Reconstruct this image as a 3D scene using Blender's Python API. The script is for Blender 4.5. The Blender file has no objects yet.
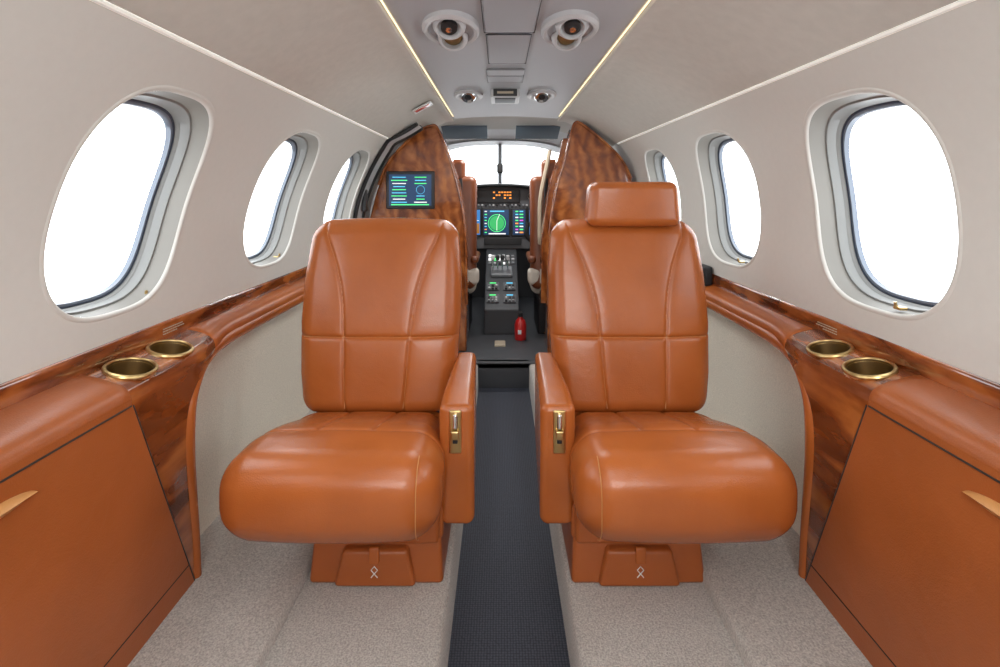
import bpy, bmesh, math, random
import numpy as np
from mathutils import Vector, Matrix
random.seed(3)
S = bpy.context.scene
S.view_settings.view_transform = 'Standard'
S.view_settings.look = 'None'
S.view_settings.exposure = 0.0

# ------------------------------------------------------------ materials
def new_mat(name):
    m = bpy.data.materials.new(name); m.use_nodes = True
    nt = m.node_tree
    return m, nt, nt.nodes['Principled BSDF']

def simple(name, col, rough=0.5, metal=0.0, bump=0.0, bscale=200.0, var=0.0, coat=0.0, emis=0.0, ecol=None, sheen=0.0):
    m, nt, b = new_mat(name)
    b.inputs['Base Color'].default_value = (*col, 1)
    b.inputs['Roughness'].default_value = rough
    b.inputs['Metallic'].default_value = metal
    b.inputs['Coat Weight'].default_value = coat
    b.inputs['Coat Roughness'].default_value = 0.08
    b.inputs['Sheen Weight'].default_value = sheen
    if emis > 0:
        b.inputs['Emission Color'].default_value = (*(ecol or col), 1)
        b.inputs['Emission Strength'].default_value = emis
    tc = nt.nodes.new('ShaderNodeTexCoord')
    if var > 0 or bump > 0:
        n = nt.nodes.new('ShaderNodeTexNoise'); n.inputs['Scale'].default_value = bscale
        n.inputs['Detail'].default_value = 4
        nt.links.new(tc.outputs['Object'], n.inputs['Vector'])
        if var > 0:
            r = nt.nodes.new('ShaderNodeValToRGB')
            r.color_ramp.elements[0].position = 0.3; r.color_ramp.elements[1].position = 0.7
            r.color_ramp.elements[0].color = (*[c*(1-var) for c in col], 1)
            r.color_ramp.elements[1].color = (*[min(1, c*(1+var)) for c in col], 1)
            nt.links.new(n.outputs['Fac'], r.inputs['Fac'])
            nt.links.new(r.outputs['Color'], b.inputs['Base Color'])
        if bump > 0:
            bp = nt.nodes.new('ShaderNodeBump'); bp.inputs['Strength'].default_value = bump
            bp.inputs['Distance'].default_value = 0.003
            nt.links.new(n.outputs['Fac'], bp.inputs['Height'])
            nt.links.new(bp.outputs['Normal'], b.inputs['Normal'])
    return m

def leather(name, c1, c2, rough=0.36):
    m, nt, b = new_mat(name)
    tc = nt.nodes.new('ShaderNodeTexCoord')
    n = nt.nodes.new('ShaderNodeTexNoise'); n.inputs['Scale'].default_value = 7; n.inputs['Detail'].default_value = 5
    nt.links.new(tc.outputs['Object'], n.inputs['Vector'])
    r = nt.nodes.new('ShaderNodeValToRGB')
    r.color_ramp.elements[0].position = 0.3; r.color_ramp.elements[1].position = 0.7
    r.color_ramp.elements[0].color = (*c1, 1); r.color_ramp.elements[1].color = (*c2, 1)
    nt.links.new(n.outputs['Fac'], r.inputs['Fac']); nt.links.new(r.outputs['Color'], b.inputs['Base Color'])
    v = nt.nodes.new('ShaderNodeTexVoronoi'); v.inputs['Scale'].default_value = 420
    nt.links.new(tc.outputs['Object'], v.inputs['Vector'])
    n2 = nt.nodes.new('ShaderNodeTexNoise'); n2.inputs['Scale'].default_value = 14; n2.inputs['Detail'].default_value = 3
    n2.inputs['Distortion'].default_value = 0.5
    nt.links.new(tc.outputs['Object'], n2.inputs['Vector'])
    n3 = nt.nodes.new('ShaderNodeMath'); n3.operation = 'MULTIPLY'; n3.inputs[1].default_value = 1.6
    nt.links.new(n2.outputs['Fac'], n3.inputs[0])
    ad = nt.nodes.new('ShaderNodeMath'); ad.operation = 'MULTIPLY_ADD'; ad.inputs[1].default_value = 0.2
    nt.links.new(v.outputs['Distance'], ad.inputs[0]); nt.links.new(n3.outputs[0], ad.inputs[2])
    bp = nt.nodes.new('ShaderNodeBump'); bp.inputs['Strength'].default_value = 0.2; bp.inputs['Distance'].default_value = 0.005
    nt.links.new(ad.outputs[0], bp.inputs['Height']); nt.links.new(bp.outputs['Normal'], b.inputs['Normal'])
    b.inputs['Roughness'].default_value = rough
    b.inputs['Specular IOR Level'].default_value = 0.55
    return m

def wood(name, scale=(9, 2.2, 9), dark=(0.095, 0.020, 0.005), mid=(0.23, 0.055, 0.012), light=(0.43, 0.135, 0.030), wsc=1.0, wd=6.0, band='X', ww=.34, nd=1.6):
    m, nt, b = new_mat(name)
    tc = nt.nodes.new('ShaderNodeTexCoord')
    mp = nt.nodes.new('ShaderNodeMapping'); mp.inputs['Scale'].default_value = scale
    mp.inputs['Rotation'].default_value = (0.15, 0.1, 0.2)
    nt.links.new(tc.outputs['Object'], mp.inputs['Vector'])
    n = nt.nodes.new('ShaderNodeTexNoise'); n.inputs['Scale'].default_value = 1.2; n.inputs['Detail'].default_value = 7
    n.inputs['Distortion'].default_value = nd
    nt.links.new(mp.outputs['Vector'], n.inputs['Vector'])
    w = nt.nodes.new('ShaderNodeTexWave'); w.inputs['Scale'].default_value = wsc; w.inputs['Distortion'].default_value = wd
    w.inputs['Detail'].default_value = 4; w.inputs['Detail Scale'].default_value = 1.4; w.bands_direction = band
    nt.links.new(mp.outputs['Vector'], w.inputs['Vector'])
    mx = nt.nodes.new('ShaderNodeMath'); mx.operation = 'MULTIPLY_ADD'; mx.inputs[1].default_value = ww
    nt.links.new(w.outputs['Fac'], mx.inputs[0])
    h = nt.nodes.new('ShaderNodeMath'); h.operation = 'MULTIPLY'; h.inputs[1].default_value = 1.02-ww
    nt.links.new(n.outputs['Fac'], h.inputs[0]); nt.links.new(h.outputs[0], mx.inputs[2])
    r = nt.nodes.new('ShaderNodeValToRGB'); e = r.color_ramp.elements
    e[0].position = 0.28; e[0].color = (*dark, 1); e[1].position = 0.74; e[1].color = (*light, 1)
    k = e.new(0.5); k.color = (*mid, 1)
    nt.links.new(mx.outputs[0], r.inputs['Fac']); nt.links.new(r.outputs['Color'], b.inputs['Base Color'])
    b.inputs['Roughness'].default_value = 0.18
    b.inputs['Coat Weight'].default_value = 1.0; b.inputs['Coat Roughness'].default_value = 0.02
    b.inputs['Coat IOR'].default_value = 1.6
    return m

def glass_mat():
    m = bpy.data.materials.new('window_glass'); m.use_nodes = True; nt = m.node_tree
    for n in list(nt.nodes): nt.nodes.remove(n)
    o = nt.nodes.new('ShaderNodeOutputMaterial'); t = nt.nodes.new('ShaderNodeBsdfTransparent')
    g = nt.nodes.new('ShaderNodeBsdfGlossy'); g.inputs['Roughness'].default_value = 0.05
    mx = nt.nodes.new('ShaderNodeMixShader'); mx.inputs[0].default_value = 0.05
    nt.links.new(t.outputs[0], mx.inputs[1]); nt.links.new(g.outputs[0], mx.inputs[2]); nt.links.new(mx.outputs[0], o.inputs[0])
    return m

def runner_mat():
    m, nt, b = new_mat('runner_weave')
    tc = nt.nodes.new('ShaderNodeTexCoord')
    v = nt.nodes.new('ShaderNodeTexVoronoi'); v.inputs['Scale'].default_value = 160; v.inputs['Randomness'].default_value = 0.2
    nt.links.new(tc.outputs['Object'], v.inputs['Vector'])
    r = nt.nodes.new('ShaderNodeValToRGB'); e = r.color_ramp.elements
    e[0].position = 0.2; e[0].color = (0.058, 0.065, 0.088, 1); e[1].position = 0.55; e[1].color = (0.016, 0.019, 0.030, 1)
    nt.links.new(v.outputs['Distance'], r.inputs['Fac']); nt.links.new(r.outputs['Color'], b.inputs['Base Color'])
    bp = nt.nodes.new('ShaderNodeBump'); bp.inputs['Strength'].default_value = 0.6; bp.inputs['Distance'].default_value = 0.002; bp.invert = True
    nt.links.new(v.outputs['Distance'], bp.inputs['Height']); nt.links.new(bp.outputs['Normal'], b.inputs['Normal'])
    b.inputs['Roughness'].default_value = 0.7
    return m

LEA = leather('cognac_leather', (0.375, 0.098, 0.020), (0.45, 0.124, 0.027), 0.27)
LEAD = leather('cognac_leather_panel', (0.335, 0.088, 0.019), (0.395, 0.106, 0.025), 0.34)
LEAP = leather('pilot_seat_leather', (0.16, 0.042, 0.012), (0.21, 0.055, 0.015), 0.4)
THR = simple('saddle_thread', (0.56, 0.25, 0.08), 0.6)
WOOD = wood('burl_veneer')
WOODP = wood('partition_veneer', scale=(5.0, 3, 5.0), dark=(.13, .029, .007), mid=(.28, .072, .014), light=(.48, .16, .038), wsc=1.0, wd=9, ww=.20, nd=3.0)
WOODR = wood('rail_veneer', scale=(10, 4.5, 20), dark=(.09, .019, .005), light=(.40, .12, .028))
WALL = simple('suede_wall', (0.64, 0.63, 0.595), 0.7, bump=0.10, bscale=60, var=0.012)
UPP = simple('headliner_suede', (0.59, 0.57, 0.525), 0.85, bump=0.30, bscale=38, var=0.035)
CEIL = simple('ceiling_grey', (0.45, 0.47, 0.505), 0.5, bump=0.05, bscale=300)
CEILD = simple('ceiling_grey_panel', (0.36, 0.37, 0.40), 0.5)
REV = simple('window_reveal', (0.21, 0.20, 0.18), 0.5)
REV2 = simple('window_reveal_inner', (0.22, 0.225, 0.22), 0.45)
SEAL = simple('window_seal', (0.025, 0.04, 0.07), 0.4)
SEAL2 = simple('window_retainer', (0.16, 0.19, 0.24), 0.35)
TRIMW = simple('white_trim', (0.85, 0.83, 0.78), 0.35, emis=0.25, ecol=(1, 0.96, 0.88))  # white plastic with a weak glow added so the line stays bright
LED = simple('led_strip', (1, 0.85, 0.55), 0.5, emis=1.8, ecol=(1.0, 0.80, 0.48))
CARP = simple('cream_carpet', (0.47, 0.445, 0.41), 0.95, bump=1.0, bscale=280, var=0.34, sheen=0.3)
CARPW = simple('cream_wall_carpet', (0.70, 0.655, 0.55), 0.95, bump=0.6, bscale=300, var=0.14, sheen=0.3)
RUN = runner_mat()
BRASS = simple('brushed_brass', (0.62, 0.45, 0.20), 0.3, 1.0)
BRASSD = simple('dark_brass', (0.40, 0.29, 0.14), 0.35, 1.0)  # shade inside the cup wells put into a darker brass
GOLD = simple('gold_leather_pull', (0.62, 0.30, 0.10), 0.35)
DARK = simple('black_plastic', (0.018, 0.018, 0.02), 0.45)
DGREY = simple('dark_grey_panel', (0.055, 0.058, 0.065), 0.5, bump=0.1, bscale=100)
GREY = simple('grey_plastic', (0.25, 0.26, 0.28), 0.45)
IPG = simple('panel_grey', (0.11, 0.115, 0.125), 0.5)
LGREY = simple('light_grey_plastic', (0.55, 0.56, 0.58), 0.4)
CHROME = simple('chrome', (0.75, 0.76, 0.78), 0.15, 1.0)
BLKR = simple('door_seal_rubber', (0.012, 0.012, 0.014), 0.35)
RED = simple('extinguisher_red', (0.6, 0.02, 0.02), 0.3, coat=0.5)
WHITE = simple('white_plastic', (0.8, 0.8, 0.8), 0.4)
SHEEP = simple('sheepskin', (0.72, 0.68, 0.60), 0.95, bump=0.8, bscale=150)
CURT = simple('curtain_cloth', (0.55, 0.46, 0.34), 0.9, bump=0.3, bscale=150)
COCK = simple('cockpit_liner', (0.42, 0.41, 0.38), 0.7)
GLASS = glass_mat()
def em(name, c, s): return simple(name, c, 0.4, emis=s, ecol=c)
E_BLUE = em('screen_blue', (0.01, 0.035, 0.09), 0.8)
E_SKY = em('screen_sky', (0.03, 0.16, 0.42), 0.9)
E_GRN = em('lit_green', (0.08, 0.75, 0.2), 1.1)
E_CYA = em('lit_cyan', (0.1, 0.50, 0.75), 1.0)
E_ORG = em('lit_orange', (0.95, 0.30, 0.04), 1.3)
E_WHT = em('lit_white', (0.9, 0.9, 0.9), 0.8)
E_MAG = em('lit_magenta', (0.7, 0.1, 0.6), 0.9)
E_BRN = em('horizon_brown', (.35, .15, .03), .6)
VIS = simple('sun_visor', (0.08, 0.11, 0.14), 0.2)
TAN = simple('latch_tan', (.45, .38, .28), .5)

# ------------------------------------------------------------ helpers
GROUP = {}
def empty(name, loc=(0, 0, 0)):
    e = bpy.data.objects.new(name, None); e.location = loc; e.empty_display_size = 0.05
    S.collection.objects.link(e); return e

def add(name, V, F, mat, smooth=True, parent=None, sharp=None):
    me = bpy.data.meshes.new(name)
    me.from_pydata([tuple(map(float, v)) for v in V], [], [tuple(int(i) for i in f) for f in F])
    me.update(); me.materials.append(mat)
    if smooth:
        me.polygons.foreach_set('use_smooth', [True]*len(me.polygons))
        try: me.set_sharp_from_angle(angle=math.radians(sharp or 40))
        except Exception: pass
    ob = bpy.data.objects.new(name, me); S.collection.objects.link(ob)
    if parent:
        ob.parent = parent; ob.location = -Vector(parent.location)
    return ob

def fixn(ob):
    bm = bmesh.new(); bm.from_mesh(ob.data)
    bmesh.ops.recalc_face_normals(bm, faces=bm.faces); bm.to_mesh(ob.data); bm.free(); return ob

def axisc(h, r, n, k=5):
    th = np.linspace(0, math.pi/4, k+1)[1:]
    o = (h-r) + r*np.tan(th)
    inn = np.linspace(-(h-r), h-r, n)
    return np.concatenate([-o[::-1], inn, o])

def rbox(h, r, n=(2, 2, 2), k=5):
    """rounded box -> (V, F)"""
    h = np.array(h, float); r = min(r, min(h)*0.999)
    ax = [axisc(h[i], r, n[i], k) for i in range(3)]
    pts = []; faces = []; off = 0
    for a in range(3):
        b, c = (a+1) % 3, (a+2) % 3
        for s in (-1, 1):
            B, C = np.meshgrid(ax[b], ax[c], indexing='ij')
            P = np.zeros((B.size, 3)); P[:, a] = s*h[a]; P[:, b] = B.ravel(); P[:, c] = C.ravel()
            nb, nc = len(ax[b]), len(ax[c])
            I, J = np.meshgrid(np.arange(nb-1), np.arange(nc-1), indexing='ij')
            i0 = (I*nc+J).ravel()+off
            q = np.stack([i0, i0+nc, i0+nc+1, i0+1], 1)
            if s < 0: q = q[:, ::-1]
            pts.append(P); faces.append(q); off += B.size
    P = np.concatenate(pts); Fq = np.concatenate(faces)
    u, inv = np.unique(np.round(P, 6), axis=0, return_inverse=True)
    inv = np.asarray(inv).ravel()
    Fq = inv[Fq]
    inner = np.clip(u, -(h-r), (h-r))
    d = u-inner; L = np.linalg.norm(d, axis=1, keepdims=True); L[L == 0] = 1
    return inner+r*d/L, Fq

def box(name, c, h, r, mat, parent=None, rot=None, n=(2, 2, 2), k=4, fn=None):
    V, Fq = rbox(h, r, n, k)
    if fn is not None: V = fn(V)
    if rot is not None: V = V @ np.array(rot).T
    V = V+np.array(c)
    return add(name, V, Fq, mat, True, parent, 60)

def R(ax, deg):
    return np.array(Matrix.Rotation(math.radians(deg), 3, ax))

def grid(name, P, mat, parent=None, closed_u=False, closed_v=False, sharp=35, smooth=True, skip=None):
    """P: array [u][v][3]"""
    P = np.array(P, float); nu, nv = P.shape[:2]; F = []
    for i in range(nu if closed_u else nu-1):
        for j in range(nv if closed_v else nv-1):
            a = i*nv+j; b = ((i+1) % nu)*nv+j; c = ((i+1) % nu)*nv+(j+1) % nv; d = i*nv+(j+1) % nv
            if skip is not None:
                Q = P.reshape(-1, 3); m = (Q[a]+Q[b]+Q[c]+Q[d])/4
                if skip(m): continue
            F.append((a, b, c, d))
    return add(name, P.reshape(-1, 3), F, mat, smooth, parent, sharp)

def extr(name, prof, y0, y1, mat, parent=None, ny=2, sharp=35, thick=0):
    ys = np.linspace(y0, y1, ny)
    ob = grid(name, [[(x, y, z) for (x, z) in prof] for y in ys], mat, parent, sharp=sharp)
    if thick:
        md = ob.modifiers.new('s', 'SOLIDIFY'); md.thickness = thick; md.offset = 0
    return ob

def tube(name, pts, rad, mat, parent=None, cyclic=False, res=3):
    cu = bpy.data.curves.new(name, 'CURVE'); cu.dimensions = '3D'; cu.bevel_depth = rad; cu.bevel_resolution = res
    sp = cu.splines.new('POLY'); sp.points.add(len(pts)-1)
    for i, p in enumerate(pts): sp.points[i].co = (*[float(q) for q in p], 1)
    sp.use_cyclic_u = cyclic; cu.use_fill_caps = True
    cu.materials.append(mat)
    tmp = bpy.data.objects.new(name+'_t', cu); S.collection.objects.link(tmp)
    dg = bpy.context.evaluated_depsgraph_get()
    me = bpy.data.meshes.new_from_object(tmp.evaluated_get(dg))
    bpy.data.objects.remove(tmp)
    ob = bpy.data.objects.new(name, me); S.collection.objects.link(ob)
    me.polygons.foreach_set('use_smooth', [True]*len(me.polygons))
    if not me.materials: me.materials.append(mat)
    if parent: ob.parent = parent; ob.location = -Vector(parent.location)
    return ob

def lathe(name, prof, c, mat, parent=None, n=40, axis='Z', sx=1.0, sy=1.0, rot=None):
    P = []
    for (r, h) in prof:
        P.append([(r*math.cos(2*math.pi*i/n)*sx, r*math.sin(2*math.pi*i/n)*sy, h) for i in range(n)])
    P = np.array(P)
    if axis == 'Y': P = P[..., [0, 2, 1]]
    if axis == 'X': P = P[..., [2, 0, 1]]
    if rot is not None: P = P @ np.array(rot).T
    P = P+np.array(c)
    return fixn(grid(name, P, mat, parent, closed_v=True, sharp=40))

def prism(name, outline, y0, y1, mat, parent=None, bev=0.006):
    """outline in XZ extruded along y"""
    n = len(outline)
    V = [(x, y0, z) for x, z in outline]+[(x, y1, z) for x, z in outline]
    F = [tuple(range(n)), tuple(range(2*n-1, n-1, -1))]
    for i in range(n):
        j = (i+1) % n; F.append((i, i+n, j+n, j))
    ob = add(name, V, F, mat, True, parent, 30); fixn(ob)
    if bev:
        md = ob.modifiers.new('b', 'BEVEL'); md.width = bev; md.segments = 3; md.limit_method = 'ANGLE'; md.angle_limit = math.radians(40)
    return ob

def smoothpts(pts, n=8):
    """catmull-rom"""
    P = [np.array(p, float) for p in pts]; P = [2*P[0]-P[1]]+P+[2*P[-1]-P[-2]]; out = []
    for i in range(1, len(P)-2):
        for t in np.linspace(0, 1, n, endpoint=False):
            a, b, c, d = P[i-1], P[i], P[i+1], P[i+2]
            out.append(0.5*((2*b)+(-a+c)*t+(2*a-5*b+4*c-d)*t*t+(-a+3*b-3*c+d)*t**3))
    out.append(P[-2]); return out

def ss(a, b, x):
    t = np.clip((x-a)/(b-a), 0, 1); return t*t*(3-2*t)

# z is measured from eye level here; the whole cabin is lifted at the end so the aisle floor is z=0
YB, YF = -1.3, 2.78
def Xw(z): return .745-.853*max(0.0, z+.2)**2.245
ZG = {-1: 0.268, 1: 0.262}
XO = {-1: -0.035, 1: 0.035}
def XW(s, z):   # signed wall x
    return s*(Xw(z)+XO[s]*float(ss(-0.25, 0.27, z)))

WINS = {-1: [(-0.90, .18), (-.26, .18), (0.375, .18), (1.01, .178), (1.68, .195), (2.36, .20)],
        1: [(-0.90, .18), (-.26, .18), (0.385, .18), (1.034, .190), (1.69, .205), (2.34, .20)]}
ZC, HB, NE = -0.022, 0.212, 2.95
DS = .80   # reveal depth scale

def build_wall(s, nm):
    zl, zh = -0.292, ZG[s]
    nz = 36; zs = np.linspace(zl, zh, nz+1)
    V = []; F = []
    def strip(ya, yb, n):
        o = len(V)
        for y in np.linspace(ya, yb, n+1):
            for z in zs: V.append((XW(s, z), y, z))
        for i in range(n):
            for j in range(nz):
                a = o+i*(nz+1)+j; F.append((a, a+nz+1, a+nz+2, a+1))
    cur = YB
    for wi, (cy, a) in enumerate(WINS[s]):
        y0, y1 = cy-a-0.04, cy+a+0.04
        strip(cur, y0, 4); cur = y1
        ny = 24; ys = np.linspace(y0, y1, ny+1)
        loop = [(y, zl) for y in ys[:-1]]+[(y1, z) for z in zs[:-1]]+[(y, zh) for y in ys[:0:-1]]+[(y0, z) for z in zs[:0:-1]]
        def rad(dy, dz, sc=1.0, off=0.0):
            r = ((abs(dy)/(a+off))**NE+(abs(dz)/(HB+off))**NE)**(-1/NE); return dy*r*sc, dz*r*sc
        K = 7; o = len(V); m = len(loop)
        for k in range(K+1):
            t = k/K
            for (y, z) in loop:
                dy, dz = rad(y-cy, z-ZC)
                yy = cy+dy*(1-t)+(y-cy)*t; zz = ZC+dz*(1-t)+(z-ZC)*t
                V.append((XW(s, zz), yy, zz))
        for k in range(K):
            for i in range(m):
                j = (i+1) % m; F.append((o+k*m+i, o+k*m+j, o+(k+1)*m+j, o+(k+1)*m+i))
        w = empty('window_%d' % (len(GROUP)+1), (XW(s, ZC), cy, ZC)); GROUP[(s, wi)] = w
        th = np.linspace(0, 2*math.pi, 121)[:-1]
        def lp(off, dep, zo=0.0):
            out = []
            for t in th:
                dy, dz = rad(math.cos(t), math.sin(t), 1.0, off)
                z = ZC+dz; out.append((XW(s, z)+s*dep*(DS if dep > .01 else 1), cy+dy, z+zo))
            return out
        grid('lip', [lp(.008, .001), lp(.005, -.002), lp(.001, -.002), lp(-.002, .000), lp(-.003, .006)], WALL, w, closed_v=True, sharp=80)
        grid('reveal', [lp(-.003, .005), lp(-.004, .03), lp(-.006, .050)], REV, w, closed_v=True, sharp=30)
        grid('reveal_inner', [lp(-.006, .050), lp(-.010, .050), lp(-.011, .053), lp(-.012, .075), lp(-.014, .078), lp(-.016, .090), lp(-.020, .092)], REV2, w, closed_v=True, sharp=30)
        grid('seal', [lp(-.014, .088), lp(-.016, .085), lp(-.019, .085), lp(-.021, .089)], SEAL, w, closed_v=True, sharp=60)
        grid('retainer', [lp(-.019, .0865), lp(-.024, .0865), lp(-.025, .10)], SEAL2, w, closed_v=True, sharp=60)
        L = lp(-.023, .096)
        add('pane', L+[(XW(s, ZC)+s*.096*DS, cy, ZC)], [(i, (i+1) % 120, 120) for i in range(120)], GLASS, True, w, 60)
        yl = cy+(0.10 if s < 0 else -0.04); zz = ZC-HB+0.016
        box('latch_base', (XW(s, zz)+s*.02, yl, zz-.004), (.008, .009, .003), .002, BRASS, w)
        tube('latch_pin', [(XW(s, zz)+s*.012, yl, zz-.004), (XW(s, zz)+s*.01, yl, zz+.008)], .003, BRASS, w)
    strip(cur, 2.95, 4)
    return add(nm, V, F, WALL, True, None, 50)

wl = build_wall(-1, 'wall_left'); wr = build_wall(1, 'wall_right')

# ---------------------------------------------- headliner side panels, ceiling
def upper(s, nm):
    zg = ZG[s]; X = abs(XW(s, zg)); xe = 0.27 if s < 0 else 0.3375
    mid = (0.415, 0.347) if s < 0 else (0.485, 0.348)
    prof = [(X+.012, zg+.02), (X+.004, zg+.006), (X-.005, zg-.001), (X-.012, zg-.002), (X-.020, zg+.004)]
    base = smoothpts([(X-.020, zg+.004), mid, (xe+.05, .399), (xe, .407)], 8)[1:]
    prof += [tuple(p) for p in base]+[(xe-.004, .409), (xe-.005, .414), (xe, .43), (xe+.02, .45)]
    ob = extr(nm, [(s*x, z) for x, z in prof], YB, 3.0, UPP, None, 3, 40)
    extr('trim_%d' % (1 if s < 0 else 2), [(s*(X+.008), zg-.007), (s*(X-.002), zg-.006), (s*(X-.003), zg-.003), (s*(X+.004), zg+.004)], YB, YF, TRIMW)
    return ob
upper(-1, 'headliner_panel'); upper(1, 'headliner_panel.001')
cprof = [(-.30, .432), (-.26, .424), (-.15, .431), (.034, .436), (.22, .431), (.325, .424), (.37, .432)]
ce = extr('ceiling', [tuple(p) for p in smoothpts(cprof, 5)], YB, 3.0, CEIL, None, 3, 60)
extr('led_strip_light', [(-.264, .4215), (-.2615, .4205), (-.2595, .421)], YB, 2.9, LED)
extr('led_strip_light.001', [(.3315, .4215), (.329, .4205), (.327, .421)], YB, 2.9, LED)

def cz(x): return .436-.012*((x-.034)/.29)**2
for i, (x0, x1, y0, y1) in enumerate([(-.04, .09, .75, 1.395), (-.035, .083, 1.42, 1.73), (-.045, .085, 1.83, 1.91), (-.045, .085, 1.925, 2.03)]):
    e = empty('ceiling_access_panel' + ('' if i == 0 else '.%03d' % i), ((x0+x1)/2, (y0+y1)/2, .43))
    box('cover', ((x0+x1)/2, (y0+y1)/2, .431), ((x1-x0)/2, (y1-y0)/2, .004), .003, CEILD if i < 2 else CEIL, e)
    xx = [x0-.003, x1+.003, x1+.003, x0-.003]; yy = [y0-.003, y0-.003, y1+.003, y1+.003]
    tube('gap', [(a, b, .429) for a, b in zip(xx, yy)], .0015, GREY if i > 1 else DGREY, e, True)

def vent_pod(nm, x, y):
    e = empty(nm, (x, y, .42)); zc = cz(x)-.002
    lathe('rim', [(.074, .004), (.074, -.010), (.068, -.017), (.060, -.014), (.056, .002)], (x, y, zc), LGREY, e, 48, sy=1.75)
    lathe('dish', [(.058, -.006), (.045, .0), (.001, .002)], (x, y, zc-.002), CEILD, e, 48, sy=1.75)
    for k, yy in enumerate((y-.045, y+.060)):
        rr = R('X', -34 if k == 0 else -44); zz = zc-.004
        if k == 0:
            lathe('eyeball', [(.001, .03), (.036, .02), (.043, .0), (.042, -.010), (.036, -.020), (.031, -.023), (.028, -.020), (.026, -.010), (.001, -.008)], (x, yy, zz), LGREY, e, 36, rot=rr)
            lathe('outlet_core', [(.022, -.006), (.021, -.019), (.014, -.022), (.001, -.021)], (x, yy, zz), DARK, e, 28, rot=rr)
            lathe('outlet_hub', [(.009, -.018), (.008, -.027), (.001, -.028)], (x, yy, zz), CHROME, e, 20, rot=rr)
        else:
            lathe('lamp_housing', [(.001, .03), (.036, .02), (.042, .0), (.041, -.010), (.035, -.018), (.030, -.020), (.028, -.016), (.026, -.004), (.001, .0)], (x, yy, zz), LGREY, e, 36, rot=rr)
            lathe('lamp_lens', [(.025, -.006), (.018, -.012), (.001, -.014)], (x, yy, zz), BRASSD, e, 28, rot=rr)
vent_pod('air_vent_pod', -.128, 1.36); vent_pod('air_vent_pod.001', .182, 1.36)
for i, x in enumerate((-.14, .185)):
    e = empty('reading_light' + ('' if i == 0 else '.001'), (x, 2.3, .42))
    lathe('bezel', [(.064, .004), (.064, -.008), (.054, -.014), (.042, -.010), (.038, .003)], (x, 2.3, cz(x)), LGREY, e, 40, sy=1.9)
    lathe('lamp', [(.038, .0), (.036, -.012), (.028, -.020), (.020, -.018), (.001, -.012)], (x, 2.3, cz(x)), CHROME, e, 30, sy=1.3, rot=R('X', -25))
    lathe('lamp_core', [(.020, -.012), (.014, -.019), (.001, -.020)], (x, 2.3, cz(x)), DARK, e, 24, sy=1.3, rot=R('X', -25))
e = empty('seatbelt_sign', (.022, 2.27, .42))
box('housing', (.022, 2.27, .418), (.062, .085, .020), .006, LGREY, e)
box('lens', (.022, 2.184, .418), (.050, .003, .015), .002, DARK, e)
box('lens_under', (.022, 2.258, .398), (.044, .06, .003), .002, DARK, e)
box('legend', (.022, 2.1805, .418), (.034, .0006, .005), .0005, TAN, e)

e = empty('exit_placard', (-.36, 2.35, .38))
box('plate', (-.345, 2.32, .376), (.045, .045, .002), .001, WHITE, e, rot=R('Y', -29))
box('legend', (-.345, 2.32, .3735), (.034, .018, .0006), .0004, RED, e, rot=R('Y', -29))

# ---------------------------------------------- floor
fp = [(-.78, -.83), (-.445, -.83), (-.436, -.832), (-.431, -.838), (-.430, -.86), (-.13, -.86), (-.118, -.862), (-.111, -.87), (-.108, -.985)]
fl = extr('floor', fp, YB, 2.60, CARP, None, 2, 50)
fp2 = [(.145, -.985), (.147, -.87), (.153, -.862), (.165, -.86), (.445, -.86), (.446, -.838), (.451, -.832), (.46, -.83), (.78, -.83)]
fr = extr('floor_starboard', fp2, YB, 2.60, CARP, None, 2, 50)
extr('aisle_runner', [(-.11, -.98), (.147, -.98)], YB, 2.60, RUN)
box('cockpit_step', (.0185, 2.62, -.92), (.135, .02, .07), .008, DGREY)

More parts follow.
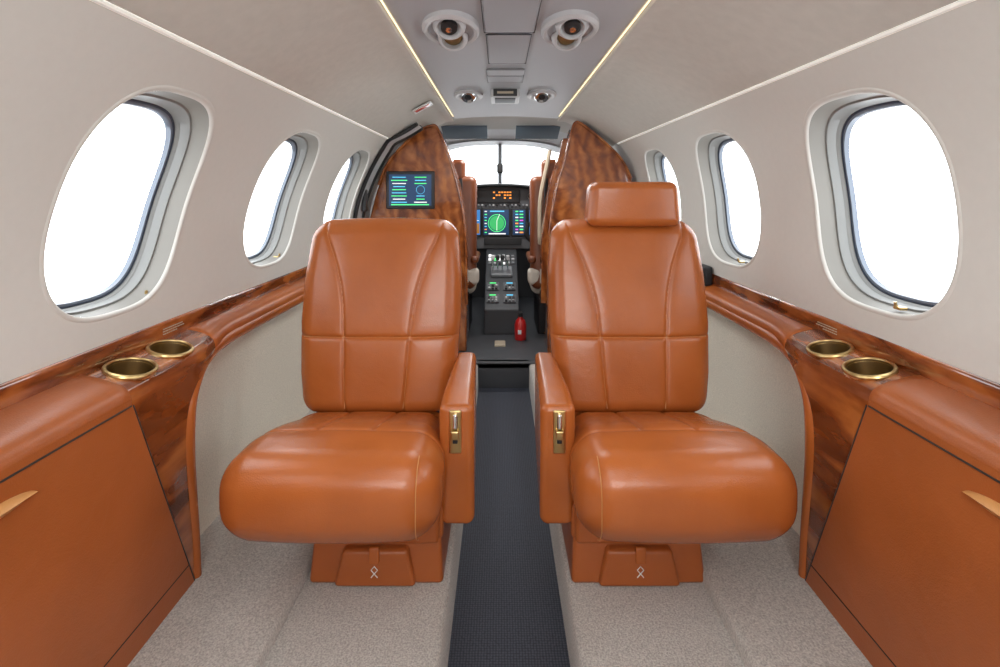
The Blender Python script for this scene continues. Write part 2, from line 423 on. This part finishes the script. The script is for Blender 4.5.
# ---------------------------------------------- side ledges
def ledge(s, nm):
    e = empty(nm, (s*.69, 1.0, -.6))
    M = lambda P: [[(s*x, y, z) for x, y, z in row] for row in P]
    rp = [(.757, -.282), (.748, -.284), (.743, -.288), (.742, -.296), (.742, -.327), (.744, -.335)]
    extr('wood_rail', [(s*x, z) for x, z in rp], YB, YF, WOODR, e, 2, 50)
    near = [(.746, -.326), (.735, -.3265), (.715, -.330), (.69, -.337), (.672, -.3435), (.660, -.352), (.655, -.362), (.653, -.372), (.653, -.380)]
    far = [(.746, -.326), (.738, -.3265), (.725, -.330), (.712, -.335), (.703, -.342), (.698, -.350), (.696, -.360), (.696, -.368), (.698, -.376)]
    def row(y, fine=1, up=0.0):
        w = float(ss(1.10, 1.36, y)); P_ = [(a[0]*(1-w)+b[0]*w, y, a[1]*(1-w)+b[1]*w) for a, b in zip(near, far)]
        if fine > 1:
            Q = []
            for a, b in zip(P_[:-1], P_[1:]):
                for t in np.linspace(0, 1, fine, endpoint=False): Q.append(tuple(np.array(a)*(1-t)+np.array(b)*t))
            P_ = Q+[P_[-1]]
        return [(x-up*.5, yy, z+up) for x, yy, z in P_]
    cups = [(.699, .985), (.702, 1.108)]
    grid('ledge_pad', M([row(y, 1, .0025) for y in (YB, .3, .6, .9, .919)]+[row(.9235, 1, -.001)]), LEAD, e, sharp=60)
    grid('ledge_wood', M([row(y, 6) for y in np.linspace(.915, 1.240, 84)]), WOOD, e, sharp=50,
         skip=lambda m: any(math.hypot((abs(m[0])-cx)/.91, (m[1]-cy)) < .0425 for cx, cy in cups))
    grid('ledge_arm', M([row(1.2335, 1, -.001)]+[row(y, 1, .002) for y in list(np.linspace(1.237, 1.36, 8))+[1.5, 2.0, YF]]), LEA, e, sharp=60)
    def yb(z): return .923+(-.372-z)/.46*.19
    zs = np.linspace(-.366, -.83, 10)
    tube('pad_seam', [(s*.6515, YB, -.3785), (s*.6515, .919, -.3785)], .0016, DARK, e)
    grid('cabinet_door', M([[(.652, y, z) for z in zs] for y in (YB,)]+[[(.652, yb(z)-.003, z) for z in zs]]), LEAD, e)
    tube('door_gap', [(s*.6535, yb(z)-.001, z) for z in np.linspace(-.380, -.83, 10)], .0022, DARK, e)
    tube('toe_gap', [(s*.6525, YB, -.782), (s*.6525, yb(-.782)-.004, -.782)], .0015, DARK, e)
    lv = []
    for t in np.linspace(-1, 1, 25): lv.append((t*.048, .0085*(1-t*t)))
    up = [(s*.647, .675+a, -.415+b) for a, b in lv]; dn = [(s*.647, .675+a, -.415-b) for a, b in lv]
    mid_ = [(s*.640, .675+a*.96, -.415) for a, b in lv]
    back_u = [(s*.653, .675+a, -.415+b) for a, b in lv]; back_d = [(s*.653, .675+a, -.415-b) for a, b in lv]
    fixn(grid('door_pull', [back_u, up, mid_, dn, back_d], GOLD, e, sharp=70))
    path = smoothpts([(YF, -.374, .694), (2.0, -.374, .694), (1.45, -.374, .694), (1.30, -.376, .688), (1.21, -.384, .674), (1.150, -.404, .661), (1.112, -.444, .654), (1.099, -.50, .651),
                      (1.100, -.57, .651), (1.108, -.65, .651), (1.118, -.74, .651), (1.125, -.835, .651)], 8)
    P = []
    n = len(path)
    for i, p in enumerate(path):
        a = path[max(0, i-1)]; b = path[min(n-1, i+1)]
        d = np.array([b[0]-a[0], b[1]-a[1]]); d /= np.linalg.norm(d)
        nn = np.array([-d[1], d[0]])
        w = .019-.006*float(ss(-.50, -.80, p[1]))
        ro = []
        for (xo, q) in [(.085, -1.05), (.02, -1.0), (.008, -.95), (.002, -.75), (-.003, -.4), (-.004, 0), (-.003, .4), (.002, .75), (.008, .95), (.02, 1.0), (.085, 1.05)]:
            ro.append((s*min(.752, p[2]+xo), p[0]+nn[0]*w*q, p[1]+nn[1]*w*q))
        P.append(ro)
    fixn(grid('sweep_trim', P, LEA, e, sharp=60))
    py = np.array([p[0] for p in path])[::-1]; pz = np.array([p[1] for p in path])[::-1]
    rows = []
    for z in np.linspace(-.376, -.83, 40):
        yy = float(np.interp(z, pz, py)) if z > -.83 else 1.125
        yy = min(yy, 1.24)
        r_ = []
        for t in np.linspace(0, 1, 8):
            y = yb(z)*(1-t)+yy*t; w = float(ss(1.10, 1.36, y))*float(ss(-.45, -.374, z))
            r_.append((s*(.653+.043*w+.001), y, z))
        rows.append(r_)
    grid('pillar_veneer', rows, WOOD, e)
    for k, (xc, yc) in enumerate(cups):
        c = (s*xc, yc, -.3325); rr = R('Y', -s*14)
        lathe('cup_ring_%d' % k, [(.039, -.012), (.0465, -.005), (.048, -.001), (.0465, .002), (.042, .003), (.040, .001), (.039, -.004)], c, BRASS, e, 56, rot=rr, sx=.91)
        lathe('cup_well_%d' % k, [(.0395, .001), (.038, -.02), (.036, -.042), (.034, -.046), (.001, -.047)], c, BRASSD, e, 48, rot=rr, sx=.91)
    lp = smoothpts([(.725, -.372), (.738, -.42), (.747, -.55), (.745, -.68), (.733, -.78), (.722, -.835)], 5)
    extr('lower_sidewall', [(s*p[0], p[1]) for p in lp], 1.05, YF, CARPW, e, 3, 60)
    random.seed(4)
    for q in range(3):
        y = 1.145
        while y < 1.215-(.02 if q == 2 else 0):
            w_ = random.choice([.002, .003, .0045])
            box('placard_text', (s*.7415, y+w_, -.303-q*.0055), (.0006, w_, .0012), .0004, TAN, e, k=1); y += 2*w_+.002
    return e
ledge(-1, 'side_ledge'); ledge(1, 'side_ledge.001')
e = empty('handset', (.72, 1.84, -.3))
box('cradle', (.728, 1.86, -.295), (.014, .05, .035), .008, DARK, e)
box('receiver', (.712, 1.86, -.285), (.009, .035, .022), .008, DGREY, e)

# ---------------------------------------------- seats
def seamdist(x, z, lines):
    d = np.full(x.shape, 9.0)
    for L in lines:
        for (a, b) in zip(L[:-1], L[1:]):
            ax, az = a; bx, bz = b; vx, vz = bx-ax, bz-az
            t = np.clip(((x-ax)*vx+(z-az)*vz)/(vx*vx+vz*vz+1e-12), 0, 1)
            d = np.minimum(d, np.hypot(x-ax-t*vx, z-az-t*vz))
    return d

def back_seams():
    c = [tuple(p) for p in smoothpts([(.190, .262), (.160, .2), (.122, .12), (.100, .04), (.091, -.05), (.088, -.15), (.086, -.26)], 5)]
    return [c, [(-x, z) for x, z in c], [(-.24, -.058), (.24, -.058)]]
BS = back_seams()
def back_fn(V, puff=True):
    V = V.copy(); x, y, z = V[:, 0].copy(), V[:, 1].copy(), V[:, 2].copy()
    v = (z+.26)/.52
    w = np.interp(v, [0, .2, .45, .7, .9, 1], [.197, .214, .224, .223, .214, .200])/.224
    fr = ss(.0, -.045, y)
    d = seamdist(x, z, BS)
    yn = y + fr*(.0040*np.exp(-(d/.0033)**2)+.0030*np.exp(-d/.011))
    yn -= fr*.018*np.clip(1-(x/.23)**2, 0, 1)*np.clip(1-((v-.35)/.75)**2, 0, 1)
    yn += fr*.012*np.exp(-((x)/.07)**2)*0.4
    yn += .10*v+.02*v*v
    V[:, 0] = x*w; V[:, 1] = yn; V[:, 2] = z - .008*(x/.22)**2*ss(.8, 1, v)
    return V

CS = [[(.072, .24), (.060, -.075)], [(-.072, .24), (-.060, -.075)], [(-.24, -.068), (-.1, -.077), (.1, -.077), (.24, -.068)]]
def cush_fn(V):
    V = V.copy(); x, y, z = V[:, 0].copy(), V[:, 1].copy(), V[:, 2].copy()
    t = (y+.225)/.45
    w = np.interp(t, [0, .25, .5, 1], [1.0, 1.0, .96, .87])
    tp = ss(0, .06, z)
    d = seamdist(x, y, CS)
    zn = z-tp*(.0040*np.exp(-(d/.0035)**2)+.003*np.exp(-d/.012))
    zn += tp*.010*np.clip(1-(x/.22)**2, 0, 1)*np.clip(1-((t-.3)/.8)**2, 0, 1)
    zn -= tp*.070*ss(.22, 1.0, t)
    yn = y-.016*np.clip(1-(x/.22)**2, 0, 1)*ss(.35, 0, t)
    bot = ss(0, -.08, z)
    V[:, 0] = x*w*(1-.02*bot); V[:, 1] = yn+bot*.020*ss(.4, 0, t); V[:, 2] = zn
    return V

def make_seat(nm, cx, s, headrest, bxo=0.0):
    """s=+1: aisle is on +x side (left seat)"""
    e = empty(nm, (cx, 1.2, -.86))
    V, Fq = rbox((.224, .055, .26), .044, (110, 3, 124), 7)
    oc = np.array((cx+bxo, 1.435, -.337))
    add('backrest', back_fn(V)+oc, Fq, LEA, True, e, 80)
    box('back_shell', (cx, 1.55, -.40), (.20, .018, .25), .017, DGREY, e, rot=R('X', -12))
    for i, L in enumerate(BS):
        L = [p for p in L if abs(p[0]) < .205 and -.245 < p[1] < .235] if i < 2 else [(a, L[0][1]) for a in np.linspace(-.205, .205, 30)]
        Q = back_fn(np.array([(p[0], -.055, p[1]) for p in L]))+oc; Q[:, 1] += .0003
        tube('back_stitch_%d' % i, Q, .0011, THR, e, res=1)
    V, Fq = rbox((.217, .225, .088), .066, (110, 110, 4), 9)
    cc = np.array((cx-.003*s, 1.195, -.602))
    add('seat_cushion', cush_fn(V)+cc, Fq, LEA, True, e, 80)
    for i, L in enumerate(CS):
        if i < 2: L = [(np.interp(t, [0, 1], [L[0][0], L[1][0]]), np.interp(t, [0, 1], [L[0][1], L[1][1]])) for t in np.linspace(.25, 1, 20)]
        else: L = [(a, -.077+.009*max(0, (abs(a)-.1)/.14)) for a in np.linspace(-.165, .165, 30)]
        Q = cush_fn(np.array([(p[0], p[1], .088) for p in L]))+cc; Q[:, 2] -= .0003
        tube('cushion_stitch_%d' % i, Q, .0011, THR, e, res=1)
    q = s
    P = [(q*.176, -.159-.066*math.sin(th), .022+.066*math.cos(th)) for th in np.linspace(.3, math.pi/2, 14)]
    P += [(q*.176, -.225, z) for z in np.linspace(.02, -.02, 5)]+[(q*.176, -.159-.066*math.cos(th), -.022-.066*math.sin(th)) for th in np.linspace(.1, 1.2, 8)]
    tube('boxing_stitch', cush_fn(np.array(P))+cc, .0010, THR, e, res=1)
    ax = cx+.234*s
    def arm(V):
        V = V.copy(); y = V[:, 1].copy(); z = V[:, 2].copy()
        t = (y+.17)/.34; b = ss(.05, -.15, z)
        V[:, 0] *= 1.08-.30*t
        V[:, 1] += b*.018*(1-t)
        V[:, 2] += -.010*ss(.25, 0, t)*ss(0, .13, z) + b*.05*t
        return V
    box('armrest', (ax, 1.32, -.602), (.036, .18, .144), .018, LEA, e, n=(6, 16, 14), k=6, fn=arm)
    fy = 1.1395
    box('latch_plate', (ax-.002*s, fy, -.525), (.0135, .004, .047), .0038, BRASS, e)
    box('latch_slot', (ax-.002*s, fy-.0035, -.520), (.0055, .002, .030), .0018, DARK, e)
    box('latch_button', (ax-.002*s, fy-.008, -.528), (.0090, .008, .010), .004, BRASS, e)
    box('latch_tip', (ax-.002*s, fy-.006, -.500), (.0045, .006, .016), .003, CHROME, e)
    bx = cx+.058*s
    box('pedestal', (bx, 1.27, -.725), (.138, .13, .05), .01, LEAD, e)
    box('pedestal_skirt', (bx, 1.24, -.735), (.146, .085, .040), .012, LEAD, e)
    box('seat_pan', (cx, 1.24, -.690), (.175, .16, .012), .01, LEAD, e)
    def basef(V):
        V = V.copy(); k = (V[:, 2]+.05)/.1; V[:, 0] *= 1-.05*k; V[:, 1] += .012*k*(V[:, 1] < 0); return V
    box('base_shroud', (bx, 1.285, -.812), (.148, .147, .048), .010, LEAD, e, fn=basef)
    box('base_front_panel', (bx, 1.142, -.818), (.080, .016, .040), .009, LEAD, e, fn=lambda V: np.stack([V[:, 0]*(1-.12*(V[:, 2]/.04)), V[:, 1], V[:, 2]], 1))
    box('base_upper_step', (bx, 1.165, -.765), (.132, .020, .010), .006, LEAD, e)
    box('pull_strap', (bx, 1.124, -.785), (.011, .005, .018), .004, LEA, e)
    zc_ = -.820
    tube('emblem_knot', [(bx-.007, 1.1245, zc_-.014), (bx, 1.1245, zc_-.006), (bx+.007, 1.1245, zc_+.002), (bx, 1.1245, zc_+.010), (bx-.007, 1.1245, zc_+.002), (bx, 1.1245, zc_-.006), (bx+.007, 1.1245, zc_-.014)], .0011, WHITE, e, res=1)
    if headrest:
        def hf(V):
            V = V.copy(); V[:, 1] -= .012*np.clip(1-(V[:, 0]/.13)**2, 0, 1)*(V[:, 1] < 0); V[:, 0] *= 1-.04*(V[:, 2]/.06); return V
        box('headrest', (cx+.017, 1.50, -.034), (.128, .048, .063), .024, LEA, e, n=(24, 6, 10), k=7, fn=hf)
        for q in (-.05, .05): tube('headrest_post', [(cx+.015+q, 1.53, -.16), (cx+.015+q, 1.52, -.07)], .007, CHROME, e)
    return e
make_seat('leather_cabin_seat', -.330, 1, False, -.005)
make_seat('leather_cabin_seat.001', .362, -1, True, .000)

# ---------------------------------------------- forward partitions
lo = [(-.725, -.85), (-.725, -.25), (-.69, -.12), (-.655, .01), (-.60, .15), (-.515, .250), (-.42, .33), (-.372, .352), (-.340, .350), (-.310, .29), (-.270, .19), (-.232, .064), (-.203, -.06), (-.188, -.2), (-.181, -.36), (-.178, -.60), (-.178, -.85)]
lo = [lo[0]]+[tuple(p) for p in smoothpts(lo[1:-1], 5)]+[lo[-1]]
pl = empty('partition_cabinet', (-.45, 2.85, -.85))
prism('carcass', lo, 2.77, 3.00, WOODP, pl, .010)
tube('edge_trim', [(x, 2.768, z) for x, z in lo[12:-1]], .007, WOODP, pl)
e = empty('cabin_display', (-.475, 2.76, 0))
dx, dz = -.475, .010
box('bezel', (dx, 2.762, dz), (.128, .012, .100), .006, DARK, e)
box('screen', (dx, 2.749, dz), (.112, .002, .083), .001, E_BLUE, e)
random.seed(11)
for i in range(9):
    box('row_%d' % i, (dx-.058, 2.7465, dz+.068-.0165*i), (.028+.016*random.random(), .0006, .0022), .0004, [E_CYA, E_GRN, E_WHT, E_CYA, E_GRN][i % 5], e, k=1)
    if i not in (3, 4, 5): box('row_b%d' % i, (dx+.055, 2.7465, dz+.068-.0165*i), (.02+.02*random.random(), .0006, .0022), .0004, [E_GRN, E_CYA, E_GRN, E_WHT, E_CYA][i % 5], e, k=1)
tube('map_ring', [(dx+.055+.022*math.cos(t), 2.7465, dz+.002+.022*math.sin(t)) for t in np.linspace(0, 6.28, 30)[:-1]], .0010, E_CYA, e, True, 1)
box('lower_row', (dx, 2.7465, dz-.077), (.10, .0006, .0025), .0004, E_GRN, e, k=1)

ro = [(.735, -.85), (.735, -.2), (.722, -.04), (.70, .05), (.645, .165), (.565, .25), (.49, .315), (.425, .362), (.395, .365), (.375, .31), (.345, .19), (.305, .06), (.280, -.06), (.262, -.2), (.254, -.36), (.250, -.60), (.250, -.85)]
ro = [ro[0]]+[tuple(p) for p in smoothpts(ro[1:-1], 5)]+[ro[-1]]
pr = empty('partition_cabinet.001', (.5, 2.85, -.85))
prism('carcass', ro, 2.74, 2.92, WOODP, pr, .010)
tube('edge_trim', [(x, 2.737, z) for x, z in ro[12:-1]], .007, WOODP, pr)
inner = [(x-.03, z) for x, z in ro[42:-1]]+[(x+.01, z) for x, z in ro[42:-1]][::-1]
prism('inner_edge', inner, 2.80, 2.90, WOODP, pr, .004)
cv = []
for z in np.linspace(.24, -.30, 12):
    cv.append([(.230+.03*float(ss(-.1, .3, z))*2+.007*math.sin(t*10), 2.93+.09*t, z) for t in np.linspace(0, 1.2, 40)])
ob = grid('cockpit_curtain', cv, CURT, None, sharp=80); md = ob.modifiers.new('s', 'SOLIDIFY'); md.thickness = .004

# entry door frame on left wall: light grey band with dark seals either side
e = empty('door_1', (-.7, 2.6, 0))
arch = []
for z in np.linspace(-.26, .255, 14): arch.append((XW(-1, z)+.010, 2.71-.03*float(ss(0, .3, z)), z))
arch += [(-.50, 2.67, .281), (-.45, 2.65, .305), (-.405, 2.63, .330)]
arch = smoothpts(arch, 3)
band = []
for p in arch:
    band.append([(p[0]-.01, p[1]-.10, p[2]), (p[0]+.006, p[1]-.098, p[2]-.004), (p[0]+.012, p[1]-.06, p[2]-.006), (p[0]+.012, p[1]-.02, p[2]-.006), (p[0], p[1]+.03, p[2])])
grid('door_frame', band, LGREY, e, sharp=60)
tube('door_seal', [(p[0]+.006, p[1]+.005, p[2]-.003) for p in arch], .015, BLKR, e)
tube('door_seal_outer', [(p[0]+.002, p[1]-.105, p[2]) for p in arch], .010, BLKR, e)
box('door_handle', (-.69, 2.65, -.02), (.012, .02, .08), .008, DARK, e)

# ---------------------------------------------- cockpit shell
for s, nm in ((-1, 'wall_cockpit_left'), (1, 'wall_cockpit_right')):
    prof = smoothpts([(.76, -.86), (.775, -.5), (.775, -.15), (.755, .05), (.69, .26), (.52, .39), (.3, .445), (0, .452)], 5)
    rows = []
    for y, k, kz in ((2.76, 1.0, 1.0), (3.0, 1.0, .99), (3.25, .98, .95), (3.45, .95, .92)):
        rows.append([(s*p[0]*k, y, p[1]*kz if p[1] > 0 else p[1]) for p in prof])
    ob = grid(nm, rows, COCK, None)
    low = [(p[0], p[1]) for p in prof if p[1] < -.05]
    rows = [[(s*x*k, y, z) for x, z in low] for y, k in ((3.45, .95), (3.9, .93), (4.2, .92))]
    grid(nm.replace('wall_', 'wall_nose_'), rows, COCK, None)
box('floor_cockpit', (0, 3.4, -.87), (.75, .80, .02), .01, DGREY)
add('wall_front', [(-.75, 4.19, -.9), (.75, 4.19, -.9), (.75, 4.19, -.02), (-.75, 4.19, -.02)], [(0, 1, 2, 3)], DGREY, False)
e = empty('windscreen_frame', (0, 3.7, .3))
brow = []
for t in np.linspace(-1, 1, 25):
    x = .66*t; q = abs(t)**3
    brow.append([(x, 3.40, .430-.16*q), (x, 3.46, .415-.18*q), (x, 3.60, .368-.20*q), (x*.98, 3.70, .345-.22*q), (x*.98, 3.71, .333-.22*q), (x, 3.60, .355-.20*q)])
grid('brow', brow, LGREY, e)
tube('center_post', [(0, 3.70, .34), (0, 3.86, .16), (0, 3.98, .04)], .016, GREY, e)
for s in (-1, 1):
    tube('side_post', [(s*.60, 3.68, .12), (s*.60, 3.9, -.04)], .02, GREY, e)
    rows = [[(s*x, 3.71, z), (s*x*.98, 3.97, .075-.15*abs(x)**1.5)] for x, z in ((.02, .335), (.2, .33), (.4, .28), (.6, .13))]
    grid('pane', rows, GLASS, e)
for i, (x0, x1) in enumerate(((-.37, -.08), (.10, .38))):
    e = empty('sun_visor' + ('' if i == 0 else '.001'), ((x0+x1)/2, 3.3, .37))
    box('panel', ((x0+x1)/2, 3.34, .383), ((x1-x0)/2, .09, .004), .003, VIS, e, rot=R('X', -20))
    tube('arm', [((x0+x1)/2, 3.45, .36), ((x0+x1)/2, 3.38, .375)], .006, CHROME, e)
    tube('edge', [(x0, 3.425, .352), (x1, 3.425, .352)], .005, CHROME, e)
e = empty('compass', (0, 3.68, .2))
box('case', (0, 3.66, .165), (.022, .022, .035), .012, DARK, e)
tube('mount', [(0, 3.66, .195), (0, 3.665, .34)], .007, DARK, e)

# instrument panel
ip = empty('instrument_panel', (0, 3.65, -.2))
po = []
for t in np.linspace(-1, 1, 31):
    po.append((.66*t, .040-.15*abs(t)**2.2))
outl = po+[(.66, -.40), (-.66, -.40)]
prism('panel_board', outl, 3.66, 3.72, IPG, ip, .004)
gs = []
for (x, z) in po:
    gs.append([(x, 3.56, z-.004), (x, 3.55, z+.006), (x, 3.56, z+.015), (x, 3.66, z+.022), (x, 4.14, z-.02)])
grid('glareshield', gs, DARK, ip)
def screen(x0, x1, z0, z1, nm, m=None):
    xc, zc = (x0+x1)/2, (z0+z1)/2
    box(nm+'_bezel', (xc, 3.655, zc), ((x1-x0)/2+.012, .012, (z1-z0)/2+.012), .005, DARK, ip)
    box(nm+'_glass', (xc, 3.643, zc), ((x1-x0)/2, .002, (z1-z0)/2), .001, m or E_BLUE, ip)
Y3 = 3.6395
def bar(x, z, w, h, m): box('mark', (x, Y3, z), (w, .0006, h), .0004, m, ip, k=1)
screen(-.115, .062, -.300, -.125, 'mfd')
screen(.090, .178, -.300, -.125, 'engine_display')
mc = (-.022, -.218)
fan = [(mc[0]+.052*math.cos(t), Y3+.001, mc[1]+.052*math.sin(t)) for t in np.linspace(0, 2*math.pi, 33)[:-1]]
add('mfd_map', fan, [tuple(range(32))], em('map_green', (.03, .34, .10), 1.0), False, ip)
tube('mfd_ring', [(mc[0]+.060*math.cos(t), Y3, mc[1]+.060*math.sin(t)) for t in np.linspace(0, 6.28, 40)[:-1]], .0025, E_GRN, ip, True, 1)
tube('mfd_course', [(mc[0], Y3-.001, -.27), (mc[0], Y3-.001, -.2), (mc[0]+.02, Y3-.001, -.155)], .0018, E_WHT, ip, res=1)
for i in range(8):
    bar(.118, -.136-.021*i, .010, .004, [E_GRN, E_CYA, E_WHT, E_GRN, E_ORG, E_GRN, E_MAG, E_WHT][i])
    bar(.150, -.136-.021*i, .013, .004, [E_CYA, E_GRN, E_GRN, E_MAG, E_CYA, E_WHT, E_GRN, E_ORG][i])
    bar(-.100, -.136-.021*i, .008, .003, [E_WHT, E_GRN, E_CYA, E_GRN, E_WHT, E_CYA, E_ORG, E_GRN][i])
bar(-.02, -.135, .05, .004, E_CYA); bar(-.02, -.292, .06, .004, E_WHT)
for (x0, x1, nm_) in ((-.45, -.215, 'pfd_left'), (-.195, -.14, 'standby_left'), (.205, .44, 'pfd_right')):
    screen(x0, x1, -.300, -.125, nm_, E_SKY)
    bar((x0+x1)/2, -.255, (x1-x0)/2-.004, .035, E_BRN); bar((x0+x1)/2, -.20, (x1-x0)/3, .002, E_WHT)
box('annunciator', (-.01, 3.652, -.030), (.15, .012, .046), .004, DARK, ip)
random.seed(5)
for i in range(9):
    for j in range(3):
        if random.random() < .62: box('annun', (-.080+.019*i, 3.639, -.002-.020*j), (.0068, .0006, .0048), .0004, random.choice([E_ORG, E_ORG, E_GRN, E_ORG, E_ORG]), ip, k=1)
for i in range(14):
    box('knob', (-.15+.026*i, 3.646, -.092), (.007, .010, .007), .004, [GREY, LGREY, DARK][i % 3], ip, k=2)
for s_ in (-1, 1):
    for i in range(3):
        lathe('standby_dial_%d' % i, [(.026, 0), (.026, -.010), (.022, -.012), (.001, -.012)], (.018+s_*(.20+.06*i), 3.652, -.03-.008*i), DARK, ip, 24, axis='Y')
        tube('dial_ring', [(.018+s_*(.20+.06*i)+.023*math.cos(t), 3.638, -.03-.008*i+.023*math.sin(t)) for t in np.linspace(0, 6.28, 24)[:-1]], .0015, LGREY, ip, True, 1)
box('radio', (.02, 3.65, -.345), (.13, .012, .026), .004, DARK, ip)
bar(-.06, -.340, .022, .006, E_CYA); bar(.0, -.340, .020, .006, E_GRN); bar(.05, -.342, .010, .010, E_WHT); bar(.10, -.340, .025, .006, E_GRN)
pd = empty('throttle_pedestal', (0, 3.3, -.6))
side = [(3.10, -.85), (3.10, -.70), (3.13, -.685), (3.60, -.42), (3.65, -.40), (3.65, -.85)]
V = [(x, y, z) for x in (-.095, .115) for y, z in side]; n = 6
F = [tuple(range(n)), tuple(range(2*n-1, n-1, -1))]+[(i, i+n, (i+1) % n+n, (i+1) % n) for i in range(n)]
ob = fixn(add('body', V, F, DGREY, False, pd)); md = ob.modifiers.new('b', 'BEVEL'); md.width = .008; md.segments = 3
def pedz(y): return -.685+(y-3.13)/(.47)*.265
random.seed(9)
for (yy, xx, ww_) in ((3.17, -.045, .04), (3.17, .06, .04), (3.27, -.045, .04), (3.27, .06, .04)):
    box('radio_head', (xx, yy+.01, pedz(yy+.01)+.004), (ww_, .036, .006), .004, IPG, pd, rot=R('X', 29), k=2)
    box('readout', (xx, yy+.03, pedz(yy+.03)+.0115), (ww_*.5, .004, .002), .001, E_GRN if xx < 0 else E_CYA, pd, rot=R('X', 29), k=1)
    for j in range(3):
        for q in range(2):
            lathe('rotary', [(.008, 0), (.007, .012), (.001, .013)], (xx-.022+.022*j, yy-.014+.02*q-.004, pedz(yy-.014+.02*q)+.010), random.choice([LGREY, GREY, DARK]), pd, 12, rot=R('X', 29))
for i in range(3):
    y = 3.49+i*.035
    for j in range(6):
        box('key', (-.068+.031*j, y, pedz(y)+.004), (.010, .010, .004+.006*random.random()), .003, random.choice([LGREY, GREY, E_GRN, E_WHT, DARK]), pd, rot=R('X', 29), k=2)
box('throttle_quadrant', (.01, 3.40, pedz(3.40)+.012), (.07, .05, .014), .010, GREY, pd, rot=R('X', 29))
for q, m_ in ((-.045, WHITE), (-.015, DARK), (.015, DARK), (.05, LGREY)):
    tube('throttle_lever', [(q, 3.40, pedz(3.40)), (q, 3.36, pedz(3.40)+.10)], .005, CHROME, pd)
    box('throttle_grip', (q, 3.355, pedz(3.40)+.11), (.012, .016, .016), .008, m_, pd)
for s in (-1, 1):
    e = empty('control_yoke' + ('' if s < 0 else '.001'), (s*.33, 3.5, -.3)); yx = s*.33
    tube('column', [(yx, 3.64, -.36), (yx, 3.48, -.34)], .018, DARK, e)
    tube('horns', smoothpts([(yx-.14, 3.46, -.20), (yx-.155, 3.46, -.29), (yx-.08, 3.48, -.345), (yx, 3.48, -.34), (yx+.08, 3.48, -.345), (yx+.155, 3.46, -.29), (yx+.14, 3.46, -.20)], 6), .014, DARK, e)
    p = empty('pilot_seat' + ('' if s < 0 else '.001'), (s*.40, 3.1, -.85)); px = s*.375+.02
    box('backrest', (px, 3.14, -.24), (.215, .05, .34), .045, LEAP, p, rot=R('X', -8), n=(8, 3, 10), k=6)
    box('headrest', (px-s*.03, 3.18, .13), (.115, .04, .07), .035, LEAP, p, k=6)
    box('cushion', (px, 3.32, -.56), (.21, .20, .06), .05, SHEEP, p, k=6)
    box('frame', (px, 3.28, -.74), (.17, .17, .12), .02, DARK, p)
    box('armrest', (px-s*.205, 3.20, -.40), (.024, .15, .022), .02, LEAP, p, k=5)
    box('arm_fleece', (px-s*.19, 3.10, -.50), (.04, .05, .05), .03, SHEEP, p, k=5)
    tube('harness', [(px-s*.12, 3.08, .08), (px-s*.13, 3.06, -.2), (px-s*.16, 3.10, -.45)], .012, DARK, p)
e = empty('fire_extinguisher', (.115, 3.0, -.85))
lathe('bottle', [(.001, 0), (.030, 0), (.034, .006), (.034, .085), (.027, .11), (.014, .123), (.012, .135), (.001, .135)], (.118, 3.0, -.85), RED, e, 28)
box('valve', (.118, 3.0, -.705), (.012, .022, .012), .005, DARK, e)
tube('handle', [(.118, 3.01, -.695), (.118, 2.95, -.68)], .005, DARK, e)
box('gauge_label', (.112, 2.966, -.80), (.010, .002, .012), .001, WHITE, e)
box('floor_latch', (.0, 2.90, -.846), (.03, .045, .006), .004, TAN, e)

add('wall_back', [(-.9, YB-.01, -1.0), (.9, YB-.01, -1.0), (.9, YB-.01, .5), (-.9, YB-.01, .5)], [(0, 1, 2, 3)], WALL, False)

# ---------------------------------------------- lights
W = bpy.data.worlds.new('World'); S.world = W; W.use_nodes = True
bg = W.node_tree.nodes['Background']; bg.inputs[0].default_value = (.93, .97, 1, 1); bg.inputs[1].default_value = 4.8
def area(nm, loc, rot, sx, sy, en, col=(1, .985, .965)):
    l = bpy.data.lights.new(nm, 'AREA'); l.shape = 'RECTANGLE'; l.size = sx; l.size_y = sy; l.energy = en; l.color = col
    o = bpy.data.objects.new(nm, l); o.location = loc; o.rotation_euler = [math.radians(a) for a in rot]; S.collection.objects.link(o); return o
area('aft_fill_light', (.03, -.9, .30), (65, 0, 0), .5, .3, 12)  # unseen fill light added behind the camera, aimed forward
area('ceiling_fill', (.03, .2, .405), (0, 0, 0), .45, 1.0, 5)  # area fill added just below the ceiling, out of view
area('ceiling_fill_fwd', (.03, 2.0, .40), (0, 0, 0), .35, .9, 4.2)  # forward fill added below the ceiling, no fitting of its own
area('cockpit_area_light', (0, 3.15, .41), (0, 0, 0), .25, .12, 5)  # bare area light just below the cockpit roof

cam = bpy.data.cameras.new('camera'); co = bpy.data.objects.new('camera', cam); S.collection.objects.link(co)
cam.sensor_width = 36; cam.lens = 18.72; cam.shift_y = -.1415; cam.clip_start = .02
co.location = (0, 0, 0); co.rotation_euler = (math.radians(90), 0, 0)
S.camera = co
LIFT = .98
for o in S.objects:
    if o.parent is None: o.location.z += LIFT
